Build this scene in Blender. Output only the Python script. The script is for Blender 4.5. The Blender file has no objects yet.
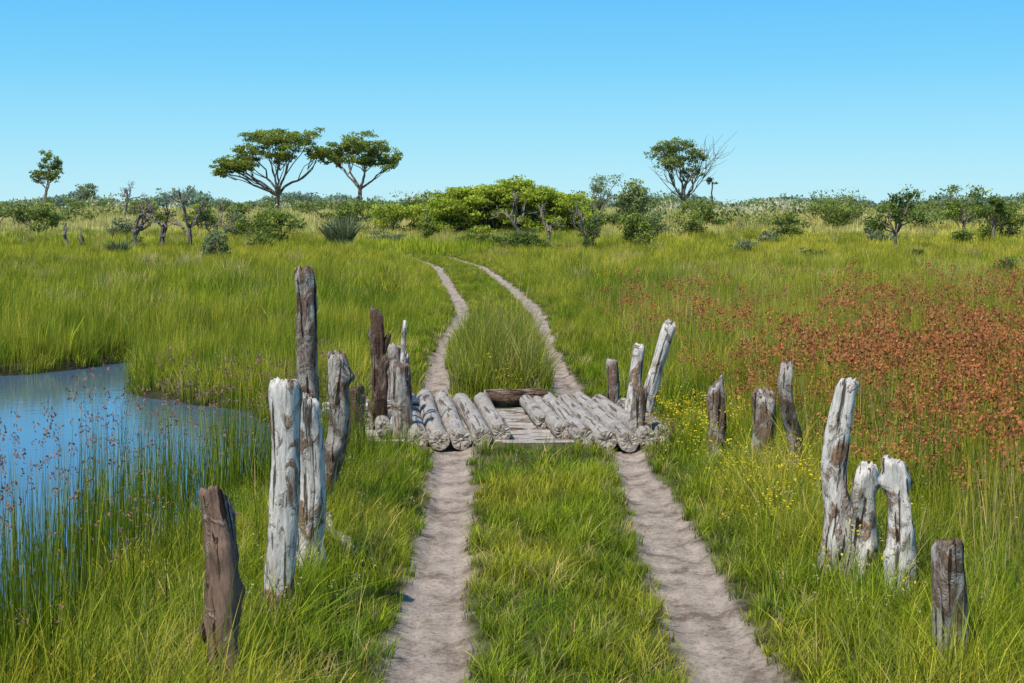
import bpy, math, numpy as np
from mathutils import Vector, Matrix, noise as mnoise
R0=np.random.default_rng(7)
scene=bpy.context.scene
scene.view_settings.view_transform='Standard'; scene.view_settings.look='None'
scene.view_settings.exposure=0; scene.view_settings.gamma=1

# ------------------------------------------------------------ numpy noise
def _h(xi,yi,s):
    h=(xi*374761393+yi*668265263+s*974634777)&0xffffffff
    h=((h^(h>>13))*1274126177)&0xffffffff
    return ((h^(h>>16))&0xffffffff)/4294967295.0
def vn(x,y,s=0):
    xf=np.floor(x);yf=np.floor(y);xi=xf.astype(np.int64);yi=yf.astype(np.int64)
    u=x-xf;v=y-yf;u=u*u*(3-2*u);v=v*v*(3-2*v)
    return (_h(xi,yi,s)*(1-u)+_h(xi+1,yi,s)*u)*(1-v)+(_h(xi,yi+1,s)*(1-u)+_h(xi+1,yi+1,s)*u)*v
def fbm(x,y,s=0,o=4):
    r=0;a=.5;t=0
    for i in range(o):
        r=r+a*vn(x*2**i,y*2**i,s+i*17);t+=a;a*=.5
    return r/t
def sst(a,b,x):
    t=np.clip((x-a)/(b-a),0,1);return t*t*(3-2*t)

# ------------------------------------------------------------ layout
RL_Y=[-20,7.5,9.1,10.5,12.3,14.8,16.9,18.7,22.2,25.4,29.6,33.9,39.5,50.8,61.3,72,85]
RL_X=[-.47,-.453,-.49,-.51,-.544,-.62,-.8,-.99,-1.17,-1.27,-1.2,-1.15,-1.5,-2.4,-3.2,-5.0,-8.5]
RR_Y=[-20,7.5,9.1,12.3,14.8,16.9,18.7,20.9,25.4,29.6,33.9,39.5,47.4,61.3,72,85]
RR_X=[1.2,1.205,1.205,1.19,1.18,1.0,.79,.735,.64,.65,.60,.36,-.17,-1.25,-3.0,-6.5]
def XL(y): return np.interp(y,RL_Y,RL_X)
def XR(y): return np.interp(y,RR_Y,RR_X)
def hwL(y): return np.interp(y,[0,9,15,25,50,85],[.24,.22,.18,.15,.19,.22])
def hwR(y): return np.interp(y,[0,7,9,15,25,50,85],[.25,.26,.23,.18,.15,.19,.22])
POND=np.array([(-2.35,14),(-2.45,16.4),(-3.35,18.8),(-4.35,19.5),(-5.33,20.4),(-5.9,22.6),(-6.57,25.2),(-7.3,23.8),(-8,22.9),(-9,22.5),
 (-14,22.5),(-20,20),(-22,12),(-14,4),(-5,5),(-3.0,6.6),(-2.65,9),(-2.5,10.5),(-2.4,12.4)])
def pond_sd(x,y):
    x=np.asarray(x,float);y=np.asarray(y,float)
    d=np.full(x.shape,1e9);ins=np.zeros(x.shape,bool);n=len(POND)
    for i in range(n):
        ax,ay=POND[i];bx,by=POND[(i+1)%n]
        ex,ey=bx-ax,by-ay
        t=np.clip(((x-ax)*ex+(y-ay)*ey)/(ex*ex+ey*ey),0,1)
        d=np.minimum(d,np.hypot(x-ax-t*ex,y-ay-t*ey))
        c=((ay>y)!=(by>y))&(x<(bx-ax)*(y-ay)/((by-ay) if by!=ay else 1e-9)+ax)
        ins^=c
    return np.where(ins,d,-d)   # positive inside
def rut(x,y):
    w=.10*(fbm(x*1.8+5,y*1.5,3)-.5)*2+.04*(fbm(x*9,y*9,4,2)-.5)*2
    a=np.abs(x-XL(y))-hwL(y)+w; b=np.abs(x-XR(y))-hwR(y)+w
    return np.minimum(a,b)      # negative inside rut
def HT(x,y):
    x=np.asarray(x,float);y=np.asarray(y,float)
    z=.05*(fbm(x*.45,y*.45,1)-.5)+.02*(fbm(x*3,y*3,2)-.5)
    z=z+1.3*sst(60,160,y)+.6*sst(160,420,y)+.5*(fbm(x*.02,y*.02,5)-.5)*sst(70,200,y)
    r=rut(x,y)
    z=z-.06*(1-sst(-.12,.08,r))*(1-sst(80,95,y))
    z=z+.022*(fbm(x*7,y*5,8,3)-.5)*(1-sst(-.05,.1,r))
    p=pond_sd(x,y)+.25*(fbm(x*1.3,y*1.3,9)-.5)*2
    z=z-.75*sst(-.25,1.0,p)
    g=(1-sst(.5,1.15,np.abs(y-16.6)))*(1-sst(2.6,3.6,np.abs(x)))
    z=z-.4*g
    return z

# ------------------------------------------------------------ mesh helpers
def mk(name,V,F,mats,attrs=None,smooth=False,link=True,check=True):
    """F: list of (array(n,k), matidx)"""
    me=bpy.data.meshes.new(name)
    V=np.asarray(V,np.float32)
    me.vertices.add(len(V));me.vertices.foreach_set('co',V.ravel())
    tot=sum(f.size for f,_ in F);npol=sum(len(f) for f,_ in F)
    me.loops.add(tot);me.polygons.add(npol)
    li=np.concatenate([f.ravel() for f,_ in F]).astype(np.int32)
    ln=np.concatenate([np.full(len(f),f.shape[1]) for f,_ in F]).astype(np.int32)
    ls=np.concatenate([[0],np.cumsum(ln)[:-1]]).astype(np.int32)
    mi=np.concatenate([np.full(len(f),m) for f,m in F]).astype(np.int32)
    me.loops.foreach_set('vertex_index',li)
    me.polygons.foreach_set('loop_start',ls)
    try: me.polygons.foreach_set('loop_total',ln)
    except Exception: pass
    me.polygons.foreach_set('material_index',mi)
    me.polygons.foreach_set('use_smooth',np.full(npol,smooth))
    for m in mats: me.materials.append(m)
    if attrs:
        for k,a in attrs.items():
            a=np.asarray(a,np.float32)
            if a.ndim==1:
                at=me.attributes.new(k,'FLOAT','POINT');at.data.foreach_set('value',a)
            else:
                at=me.attributes.new(k,'FLOAT_VECTOR','POINT');at.data.foreach_set('vector',a.ravel())
    me.update(calc_edges=True)
    if check: me.validate()
    ob=bpy.data.objects.new(name,me)
    if link: scene.collection.objects.link(ob)
    return ob

# ------------------------------------------------------------ materials
def newmat(name):
    m=bpy.data.materials.new(name);m.use_nodes=True
    nt=m.node_tree;nt.nodes.clear()
    o=nt.nodes.new('ShaderNodeOutputMaterial')
    return m,nt,o
def N(nt,t,**k):
    n=nt.nodes.new(t)
    for a,b in k.items(): setattr(n,a,b)
    return n
def ramp(nt,stops,fac=None):
    r=N(nt,'ShaderNodeValToRGB');cr=r.color_ramp
    while len(cr.elements)<len(stops): cr.elements.new(.5)
    for e,(p,c) in zip(cr.elements,stops):
        e.position=p;e.color=(*c,1) if len(c)==3 else c
    if fac is not None: nt.links.new(fac,r.inputs[0])
    return r
def leafshade(nt,o,col,trans=.35,rough=.6,spec=.25):
    b=N(nt,'ShaderNodeBsdfPrincipled');b.inputs['Roughness'].default_value=rough
    b.inputs['Specular IOR Level'].default_value=spec
    t=N(nt,'ShaderNodeBsdfTranslucent');mx=N(nt,'ShaderNodeMixShader');mx.inputs[0].default_value=trans
    nt.links.new(col,b.inputs['Base Color']);nt.links.new(col,t.inputs['Color'])
    nt.links.new(b.outputs[0],mx.inputs[1]);nt.links.new(t.outputs[0],mx.inputs[2]);nt.links.new(mx.outputs[0],o.inputs[0])
def grass_material(name,at):
    m,nt,o=newmat(name)
    a=N(nt,'ShaderNodeAttribute',attribute_type=at,attribute_name='tint')
    t=N(nt,'ShaderNodeAttribute',attribute_name='t')
    r=N(nt,'ShaderNodeAttribute',attribute_name='tone')
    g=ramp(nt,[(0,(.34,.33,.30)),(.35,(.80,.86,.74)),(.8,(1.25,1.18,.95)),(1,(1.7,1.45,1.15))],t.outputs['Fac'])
    v=ramp(nt,[(0,(.45,.56,.42)),(.6,(1,1,.95)),(.85,(1.4,1.28,1.05)),(1,(2.1,1.6,1.9))],r.outputs['Fac'])
    m1=N(nt,'ShaderNodeMix',data_type='RGBA',blend_type='MULTIPLY');m1.inputs[0].default_value=1
    m2=N(nt,'ShaderNodeMix',data_type='RGBA',blend_type='MULTIPLY');m2.inputs[0].default_value=1
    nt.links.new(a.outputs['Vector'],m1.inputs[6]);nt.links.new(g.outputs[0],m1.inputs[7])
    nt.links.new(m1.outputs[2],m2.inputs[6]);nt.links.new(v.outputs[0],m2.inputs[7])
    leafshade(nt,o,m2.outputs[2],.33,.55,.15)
    return m
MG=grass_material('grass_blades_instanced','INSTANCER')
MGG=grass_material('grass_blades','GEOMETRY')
def flat_leaf(name,c,var=.4,trans=.25):
    m,nt,o=newmat(name)
    t=N(nt,'ShaderNodeAttribute',attribute_name='tone')
    lo=tuple(x*(1-var) for x in c);hi=tuple(x*(1+var) for x in c)
    r=ramp(nt,[(0,lo),(1,hi)],t.outputs['Fac'])
    leafshade(nt,o,r.outputs[0],trans);return m
M_RUST=flat_leaf('sedge_seed_rust',(.42,.15,.05),.5)
M_PINK=flat_leaf('sedge_seed_brown',(.27,.14,.10))
M_TAN=flat_leaf('seed_tan',(.42,.35,.18))
M_YEL=flat_leaf('flower_petal_yellow',(.75,.58,.02),.2)
M_CREAM=flat_leaf('plume_cream',(.58,.55,.34),.2)
_fol={}
def foliage(c):
    if c in _fol: return _fol[c]
    m,nt,o=newmat('foliage_%d'%len(_fol))
    t=N(nt,'ShaderNodeAttribute',attribute_name='tone')
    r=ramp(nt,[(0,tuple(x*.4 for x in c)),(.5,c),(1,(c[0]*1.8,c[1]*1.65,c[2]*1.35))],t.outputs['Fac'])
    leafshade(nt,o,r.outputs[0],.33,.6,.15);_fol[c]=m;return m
def wood(name,light,mid,bark,amt,scale=1.0,soft=.03,dark=(.10,.08,.065)):
    m,nt,o=newmat(name)
    tc=N(nt,'ShaderNodeTexCoord');oi=N(nt,'ShaderNodeObjectInfo')
    ad=N(nt,'ShaderNodeVectorMath',operation='ADD');sc=N(nt,'ShaderNodeVectorMath',operation='SCALE')
    cb=N(nt,'ShaderNodeCombineXYZ')
    for i in range(3): nt.links.new(oi.outputs['Random'],cb.inputs[i])
    nt.links.new(cb.outputs[0],sc.inputs[0]);sc.inputs['Scale'].default_value=37
    nt.links.new(tc.outputs['Object'],ad.inputs[0]);nt.links.new(sc.outputs[0],ad.inputs[1])
    def noise(s,d,rg,st,dist=0):
        mp=N(nt,'ShaderNodeMapping');mp.inputs['Scale'].default_value=st
        n=N(nt,'ShaderNodeTexNoise');n.inputs['Scale'].default_value=s;n.inputs['Detail'].default_value=d;n.inputs['Roughness'].default_value=rg;n.inputs['Distortion'].default_value=dist
        nt.links.new(ad.outputs[0],mp.inputs[0]);nt.links.new(mp.outputs[0],n.inputs['Vector']);return n
    fine=noise(44*scale,6,.72,(1,1,.2),.5); big=noise(7,6,.68,(1,1,.6),.8); crack=noise(26*scale,3,.55,(1,1,.06),.3); spk=noise(60,3,.7,(1,1,.6))
    c1=ramp(nt,[(.34,mid),(.56,light)],fine.outputs[0])
    mx=N(nt,'ShaderNodeMix',data_type='RGBA')
    br=ramp(nt,[(1-amt-soft*2,(0,0,0)),(1-amt+soft,(1,1,1))],big.outputs[0])
    bc=ramp(nt,[(.3,tuple(x*.45 for x in bark)),(.7,tuple(min(1,x*1.5) for x in bark))],spk.outputs[0])
    nt.links.new(br.outputs[0],mx.inputs[0]);nt.links.new(c1.outputs[0],mx.inputs[6]);nt.links.new(bc.outputs[0],mx.inputs[7])
    ck=ramp(nt,[(.37,dark),(.42,(1,1,1))],crack.outputs[0])
    m2=N(nt,'ShaderNodeMix',data_type='RGBA',blend_type='MULTIPLY');m2.inputs[0].default_value=.92
    nt.links.new(mx.outputs[2],m2.inputs[6]);nt.links.new(ck.outputs[0],m2.inputs[7])
    b=N(nt,'ShaderNodeBsdfPrincipled');b.inputs['Roughness'].default_value=.85;b.inputs['Specular IOR Level'].default_value=.15
    nt.links.new(m2.outputs[2],b.inputs['Base Color'])
    h=N(nt,'ShaderNodeMath',operation='ADD');h2=N(nt,'ShaderNodeMath',operation='MULTIPLY_ADD')
    nt.links.new(fine.outputs[0],h.inputs[0]);nt.links.new(ck.outputs[0],h.inputs[1])
    nt.links.new(br.outputs[0],h2.inputs[0]);h2.inputs[1].default_value=.9;nt.links.new(h.outputs[0],h2.inputs[2])
    bp=N(nt,'ShaderNodeBump');bp.inputs['Strength'].default_value=1;bp.inputs['Distance'].default_value=.012
    nt.links.new(h2.outputs[0],bp.inputs['Height']);nt.links.new(bp.outputs[0],b.inputs['Normal'])
    nt.links.new(b.outputs[0],o.inputs[0]);return m
W_WHITE=wood('bleached_wood',(.66,.62,.56),(.38,.33,.285),(.25,.155,.095),.43,soft=.03)
W_GREY=wood('weathered_grey_wood',(.46,.41,.36),(.22,.19,.16),(.17,.11,.075),.48,soft=.04)
W_BROWN=wood('brown_bark_wood',(.32,.24,.18),(.15,.105,.075),(.10,.058,.038),.52,soft=.05)
W_DARK=wood('dark_bark_wood',(.22,.14,.10),(.10,.065,.048),(.34,.27,.21),.40,soft=.03)
W_DECK=wood('deck_log_wood',(.48,.44,.39),(.33,.295,.255),(.26,.215,.175),.40,soft=.12,dark=(.3,.26,.22))
W_END=wood('end_grain_wood',(.58,.52,.44),(.42,.36,.29),(.33,.27,.21),.40,soft=.12,dark=(.4,.34,.28))
W_TREE=wood('tree_bark',(.24,.20,.16),(.13,.105,.085),(.10,.08,.06),.4,.3)
W_DEAD=wood('dead_branch_wood',(.27,.24,.21),(.15,.13,.11),(.09,.075,.06),.35,.3)

# ------------------------------------------------------------ terrain
def axis(parts):
    out=[]
    for a,b,s in parts: out+=list(np.arange(a,b,s))
    return out
ys=axis([(-60,-6,3),(-6,5,.4),(5,20,.07),(20,34,.12),(34,70,.3),(70,170,1.2)])
y=170;st=1.5
while y<6000: ys.append(y);y+=st;st*=1.06
ys=np.array(ys)
xp=list(np.arange(0,3.4,.05));x=3.4;st=.08
while x<5000: xp.append(x);x+=st;st*=1.045
xp=np.array(xp);xs=np.concatenate([-xp[:0:-1],xp])
GX,GY=np.meshgrid(xs,ys);shape=GX.shape
gx=GX.ravel();gy=GY.ravel();gz=HT(gx,gy)
idx=np.arange(gx.size).reshape(shape)
quad=np.stack([idx[:-1,:-1],idx[:-1,1:],idx[1:,1:],idx[1:,:-1]],-1).reshape(-1,4)
nz=fbm(gx*1.5,gy*1.5,31)
soil=np.array([.10,.10,.04])[None]*(.6+.8*nz)[:,None]
far=np.array([.28,.28,.11])[None]*(.7+.6*fbm(gx*.05,gy*.05,6))[:,None]
f=sst(30,110,gy)[:,None]
gc=soil*(1-f)+far*f
sand=np.array([.40,.33,.27])
k=(1-sst(-.03,.08,rut(gx,gy)))[:,None]*(1-sst(80,95,gy))[:,None]
gc=gc*(1-k)+sand*k
k=sst(-.3,.1,pond_sd(gx,gy))[:,None]
gc=gc*(1-k)+np.array([.035,.035,.022])*k
def soilmat(name,attr):
    m,nt,o=newmat(name)
    tc=N(nt,'ShaderNodeTexCoord')
    b=N(nt,'ShaderNodeBsdfPrincipled');b.inputs['Roughness'].default_value=.95;b.inputs['Specular IOR Level'].default_value=.1
    n1=N(nt,'ShaderNodeTexNoise');n1.inputs['Scale'].default_value=40;n1.inputs['Detail'].default_value=8;n1.inputs['Roughness'].default_value=.78
    n2=N(nt,'ShaderNodeTexNoise');n2.inputs['Scale'].default_value=4.2;n2.inputs['Detail'].default_value=8;n2.inputs['Roughness'].default_value=.72
    nt.links.new(tc.outputs['Object'],n1.inputs['Vector']);nt.links.new(tc.outputs['Object'],n2.inputs['Vector'])
    r1=ramp(nt,[(.37,(.46,.43,.40)),(.47,(1,1,1)),(.8,(1.2,1.2,1.2))],n1.outputs[0])
    r2=ramp(nt,[(.38,(.46,.42,.38)),(.48,(.84,.82,.80)),(.62,(1.16,1.14,1.12))],n2.outputs[0])
    m1=N(nt,'ShaderNodeMix',data_type='RGBA',blend_type='MULTIPLY');m1.inputs[0].default_value=1
    m2=N(nt,'ShaderNodeMix',data_type='RGBA',blend_type='MULTIPLY');m2.inputs[0].default_value=1
    if attr:
        a=N(nt,'ShaderNodeAttribute',attribute_name='gcol');nt.links.new(a.outputs['Vector'],m1.inputs[6])
    else: m1.inputs[6].default_value=(*sand,1)
    nt.links.new(r1.outputs[0],m1.inputs[7]);nt.links.new(m1.outputs[2],m2.inputs[6]);nt.links.new(r2.outputs[0],m2.inputs[7])
    nt.links.new(m2.outputs[2],b.inputs['Base Color'])
    bp=N(nt,'ShaderNodeBump');bp.inputs['Strength'].default_value=.8;bp.inputs['Distance'].default_value=.02
    nt.links.new(n1.outputs[0],bp.inputs['Height']);nt.links.new(bp.outputs[0],b.inputs['Normal'])
    nt.links.new(b.outputs[0],o.inputs[0]);return m
mk('ground',np.stack([gx,gy,gz],-1),[(quad,0)],[soilmat('ground_soil',True)],{'gcol':gc},smooth=True)
tv=[];tf=[]
tys=np.concatenate([np.arange(-10,15.0,.07),np.arange(18.2,40,.12),np.arange(40,85,.4)])
for XF,HF in ((XL,hwL),(XR,hwR)):
    for seg in (tys[tys<15.1],tys[tys>18]):
        n=11;u=np.linspace(-1,1,n)
        UU,YY=np.meshgrid(u,seg)
        XX=XF(YY)+UU*(HF(YY)-.07)
        ZZ=HT(XX,YY)+.005-.03*np.abs(UU)**6
        b0=sum(len(v) for v in tv);tv.append(np.stack([XX.ravel(),YY.ravel(),ZZ.ravel()],-1))
        ii=np.arange(XX.size).reshape(XX.shape)+b0
        tf.append(np.stack([ii[:-1,:-1],ii[:-1,1:],ii[1:,1:],ii[1:,:-1]],-1).reshape(-1,4))
mk('dirt_track',np.concatenate(tv),[(np.concatenate(tf),0)],[soilmat('sandy_track_soil',False)],smooth=True)

# water
m,nt,o=newmat('pond_water')
g=N(nt,'ShaderNodeBsdfGlossy');g.inputs['Roughness'].default_value=.04;g.inputs['Color'].default_value=(.9,.93,.95,1)
d=N(nt,'ShaderNodeBsdfDiffuse');d.inputs['Color'].default_value=(.08,.14,.20,1)
mx=N(nt,'ShaderNodeMixShader');lw=N(nt,'ShaderNodeFresnel');lw.inputs[0].default_value=2.3
tc=N(nt,'ShaderNodeTexCoord');n1=N(nt,'ShaderNodeTexNoise');n1.inputs['Scale'].default_value=5;n1.inputs['Detail'].default_value=3
mp=N(nt,'ShaderNodeMapping');mp.inputs['Scale'].default_value=(.7,1.6,1)
bp=N(nt,'ShaderNodeBump');bp.inputs['Strength'].default_value=.15;bp.inputs['Distance'].default_value=.02
for a,b in ((tc.outputs['Object'],mp.inputs[0]),(mp.outputs[0],n1.inputs['Vector']),(n1.outputs[0],bp.inputs['Height']),(bp.outputs[0],g.inputs['Normal']),
 (lw.outputs[0],mx.inputs[0]),(d.outputs[0],mx.inputs[1]),(g.outputs[0],mx.inputs[2]),(mx.outputs[0],o.inputs[0])): nt.links.new(a,b)
mk('pond_water',np.array([(-24,2,-.15),(3.4,2,-.15),(3.4,27,-.15),(-24,27,-.15)]),[(np.array([[0,1,2,3]]),0)],[m])

# ------------------------------------------------------------ logs / posts
def log(name,base,top,r0,r1,mat,seed,bend=.03,tilt=0.,knobs=(),parent=None,sides=28,rings=48,rough=.08,branches=(),tz=0,flare=.12,endmat=None):
    base=Vector(base);top=Vector(top);ax=top-base;L=ax.length
    V=[];F=[];sv=Vector((seed*3.7,seed*1.3,seed*.7))
    def path(t):
        a=mnoise.noise(Vector((t*1.7,seed*5.1,0)))-mnoise.noise(Vector((0,seed*5.1,0)));b=mnoise.noise(Vector((t*1.7,0,seed*7.3)))-mnoise.noise(Vector((0,0,seed*7.3)))
        return Vector((a*bend*L*2,b*bend*L*2,t*L))
    b0=0
    for i in range(rings+1):
        t=i/rings;c=path(t);r=r0+(r1-r0)*t
        r*=1+flare*math.exp(-t*9)
        for j in range(sides):
            th=2*math.pi*j/sides
            q=Vector((math.cos(th)*1.1,math.sin(th)*1.1,t*L*2.2))+sv
            rr=r*(1+rough*2.2*mnoise.noise(q*1.3)+rough*1.3*mnoise.noise(Vector((q.x*4,q.y*4,q.z*.8)))+rough*.8*mnoise.noise(q*5))
            g=mnoise.noise(Vector((math.cos(th)*3.2+seed,math.sin(th)*3.2,t*L*.6)))
            rr-=r*rough*1.6*max(0,g-.22)*2
            for kt,kth,ka,kw in knobs:
                dth=(th-kth+math.pi)%(2*math.pi)-math.pi
                rr+=ka*math.exp(-((t-kt)*L/kw)**2-(dth*r/kw)**2)
            e=sst(1-.03/L,1,t)
            rr*=1-.14*float(e)
            z=c.z
            x=c.x+math.cos(th)*rr;yy=c.y+math.sin(th)*rr
            z+=tilt*math.cos(th-tz)*rr*float(sst(.8,1,t))+float(sst(.92,1,t))*.045*mnoise.noise(q*4)
            V.append((x,yy,z))
    for i in range(rings):
        for j in range(sides):
            F.append((i*sides+j,i*sides+(j+1)%sides,(i+1)*sides+(j+1)%sides,(i+1)*sides+j))
    ncap=len(F)
    for ring,flip in ((0,True),(rings,False)):
        st=ring*sides;cx=sum((Vector(V[st+j]) for j in range(sides)),Vector())/sides
        prev=st
        for sc,dz in ((.6,.006),(.2,-.008)):
            nb=len(V)
            for j in range(sides):
                p=cx+(Vector(V[st+j])-cx)*sc+Vector((0,0,dz*(1 if not flip else -1)+.018*mnoise.noise(Vector((j*.9,sc*9,seed)))));V.append(tuple(p))
            for j in range(sides):
                q=(prev+j,prev+(j+1)%sides,nb+(j+1)%sides,nb+j);F.append(q if not flip else q[::-1])
            prev=nb
        F.append(tuple(prev+j for j in range(sides)) if not flip else tuple(prev+j for j in range(sides))[::-1])
    ncap2=len(F)
    for (bt,dx,dy,dz,br0,br1) in branches:
        p0=path(bt);v=Vector((dx,dy,dz))
        b0=len(V);n=10;s=12
        zax=v.normalized();xa=zax.orthogonal().normalized();ya=zax.cross(xa)
        for i in range(n+1):
            t=i/n;c=p0+v*t+Vector((0,0,.15*v.length*t*t));r=br0+(br1-br0)*t
            if i==n: r*=.6
            for j in range(s):
                th=2*math.pi*j/s
                r_=r*(1+.35*mnoise.noise(Vector((math.cos(th)*1.5,math.sin(th)*1.5,t*4+seed))))
                V.append(tuple(c+xa*math.cos(th)*r_+ya*math.sin(th)*r_))
        for i in range(n):
            for j in range(s): F.append((b0+i*s+j,b0+i*s+(j+1)%s,b0+(i+1)*s+(j+1)%s,b0+(i+1)*s+j))
        F.append(tuple(b0+n*s+j for j in range(s)))
    me=bpy.data.meshes.new(name);me.from_pydata(V,[],F);me.materials.append(mat)
    sm=[True]*len(me.polygons)
    if endmat:
        me.materials.append(endmat)
        for i in range(ncap,ncap2): me.polygons[i].material_index=1;sm[i]=False
    me.polygons.foreach_set('use_smooth',sm);me.update()
    ob=bpy.data.objects.new(name,me);scene.collection.objects.link(ob)
    ob.matrix_world=Matrix.Translation(base)@ax.to_track_quat('Z','Y').to_matrix().to_4x4()
    if parent: ob.parent=parent
    return ob
pi=math.pi
def post(X,Y,h,r0,r1,mat,seed,lean=(0,0),**k):
    z=float(HT(np.array([X]),np.array([Y]))[0])
    log('wooden_post',(X,Y,z-.25),(X+lean[0],Y+lean[1],z+h),r0,r1,mat,seed,**k)
# left row
post(-1.34,7.15,1.06,.098,.068,W_DARK,101,(-.19,.05),bend=.035,tilt=.7,rough=.17,knobs=[(.78,0,.03,.06),(.5,-1.2,.035,.06),(.93,3,.025,.05),(.62,2.6,.03,.05)],flare=0)
post(-1.38,8.46,1.48,.090,.085,W_WHITE,2,(-.01,0),bend=.02,tilt=.25,rough=.08,knobs=[(.95,2,.02,.05)])
post(-1.37,9.6,1.24,.095,.072,W_WHITE,3,(-.0,0),bend=.03,tilt=.6,rough=.15,knobs=[(.5,-1.6,.06,.05),(.28,-.6,.05,.06),(.25,3,.03,.09)])
post(-1.61,11.4,2.02,.082,.072,W_GREY,4,(-.08,0),bend=.035,tilt=.4,rough=.13,knobs=[(.97,0,.03,.06),(.6,pi,.03,.05),(.8,0,.02,.1)])
post(-1.55,11.0,1.38,.095,.064,W_GREY,5,(.15,0),bend=.06,tilt=.2,rough=.14,knobs=[(.95,0,.07,.07),(.90,-1.5,.06,.05),(.4,0,.04,.1),(.55,pi,.03,.06)])
post(-1.60,14.5,.70,.10,.09,W_BROWN,6,(0,0),bend=.03,tilt=-.3,rough=.14)
post(-1.55,16.3,1.74,.10,.07,W_BROWN,7,(0,0),bend=.04,tilt=.8,rough=.22,knobs=[(.7,pi,.06,.06),(.45,0,.06,.07),(.85,0,.035,.05),(.6,0,.03,.04)],branches=[(.72,-.12,0,.26,.045,.035),(.5,.1,-.03,.12,.04,.03)])
post(-1.36,16.0,1.25,.035,.022,W_WHITE,8,(.07,0),bend=.05,rough=.08,branches=[(.7,.05,0,.72,.028,.026),(.8,-.08,0,.3,.02,.01)])
post(-1.20,15.5,.82,.11,.10,W_GREY,9,(0,0),bend=.02,tilt=.3,rough=.13)
post(-1.40,17.5,.95,.10,.09,W_GREY,10,(-.05,0),bend=.02,tilt=.4,rough=.12)
# right row
post(1.26,17.8,.62,.08,.075,W_GREY,11,(0,0),tilt=.2)
post(1.27,16.95,1.3,.09,.075,W_WHITE,12,(.19,0),bend=.03,tilt=.3)
post(1.32,16.8,1.57,.095,.08,W_WHITE,13,(.55,0),bend=.015,tilt=.5)
post(1.46,16.3,.75,.07,.06,W_GREY,113,(.05,0),bend=.03,tilt=.5)
post(1.37,15.4,.60,.085,.08,W_GREY,14,(0,0),tilt=.2)
post(1.74,16.0,.48,.09,.085,W_BROWN,15,(.02,0),tilt=.4,rough=.14,branches=[(.7,.12,0,.06,.03,.03)])
post(1.97,13.9,.80,.10,.085,W_GREY,16,(.0,0),tilt=1.1,tz=pi,rough=.12)
post(2.32,13.2,.80,.105,.10,W_GREY,17,(.02,0),tilt=.5,tz=0,rough=.13)
post(2.32,12.4,1.17,.068,.055,W_GREY,18,(.03,0),bend=.10,tilt=.6,rough=.16,knobs=[(.6,0,.03,.05)])
post(2.02,9.5,1.36,.108,.068,W_WHITE,19,(.21,0),bend=.035,tilt=.3,rough=.13,knobs=[(.95,0,.025,.05),(.35,pi,.035,.08),(.6,0,.02,.06)])
post(2.23,9.35,.82,.092,.070,W_WHITE,20,(.15,0),bend=.06,tilt=.3,rough=.17,knobs=[(.92,-1.5,.04,.05),(.86,0,.045,.05),(.5,pi,.03,.06)])
post(2.42,8.9,.92,.092,.075,W_WHITE,21,(.0,0),bend=.035,tilt=.2,rough=.17,knobs=[(.90,pi,.04,.05),(.88,0,.045,.045),(.5,0,.02,.06)])
post(2.34,7.55,.74,.082,.08,W_GREY,22,(-.02,0),bend=.02,tilt=.5,rough=.12)
log('fallen_branch',(-1.38,10.6,.22),(-1.12,10.1,.04),.035,.025,W_WHITE,30,bend=.06,branches=[(.5,.05,.05,.1,.02,.01)])

br=bpy.data.objects.new('log_bridge',None);scene.collection.objects.link(br)
k=0
for xn,dx,yn,yf,r,mt in [(-1.84,-.2,16.4,17.9,.07,W_GREY),(-1.64,-.2,16.1,18.0,.08,W_GREY),(-1.44,-.25,15.9,18.1,.09,W_DECK),(-1.22,-.3,15.6,18.2,.10,W_DECK),(-.99,-.36,15.1,18.3,.11,W_DECK),(-.765,-.36,15.0,18.4,.11,W_DECK),(-.54,-.36,15.05,18.3,.11,W_DECK),(-.32,-.34,15.2,18.2,.105,W_DECK),(-.11,-.3,15.5,18.1,.10,W_DECK),
   (.36,-.22,16.3,18.3,.09,W_DECK),(.56,-.28,15.6,18.3,.10,W_DECK),(.78,-.33,15.2,18.3,.11,W_DECK),(1.0,-.36,15.0,18.2,.11,W_DECK),(1.225,-.36,14.9,18.4,.11,W_DECK),(1.44,-.33,15.1,18.2,.105,W_DECK),(1.64,-.25,15.4,17.7,.09,W_GREY)]:
    log('deck_log_%d'%k,(xn,yn,.07),(xn+dx,yf,.07),r,r*.96,mt,60+k,bend=.006,parent=br,rough=.04,flare=0,endmat=W_END);k+=1
yy=15.4;k=0
rr=np.random.default_rng(12)
while yy<18.3:
    r=rr.uniform(.095,.115)
    a,b=(-1.75,1.75) if k%3==0 else (-.45-rr.uniform(0,.3),.75+rr.uniform(0,.3))
    a-= .35*(yy>16);b-=.3*(yy>17)
    log('cross_log_%d'%k,(a,yy,-.10+rr.uniform(-.015,.015)),(b,yy+rr.uniform(-.04,.04),-.09),r,r*.94,[W_DECK,W_GREY,W_DECK][k%3],200+k,bend=.01,parent=br,rough=.06,endmat=W_END);yy+=r*2.1;k+=1
log('kerb_log_far',(-.34,18.05,.12),(.45,18.15,.12),.10,.09,W_BROWN,80,parent=br,endmat=W_END)
log('kerb_log_left',(-2.2,16.6,.19),(-1.1,16.75,.20),.06,.05,W_WHITE,83,parent=br)

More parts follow.
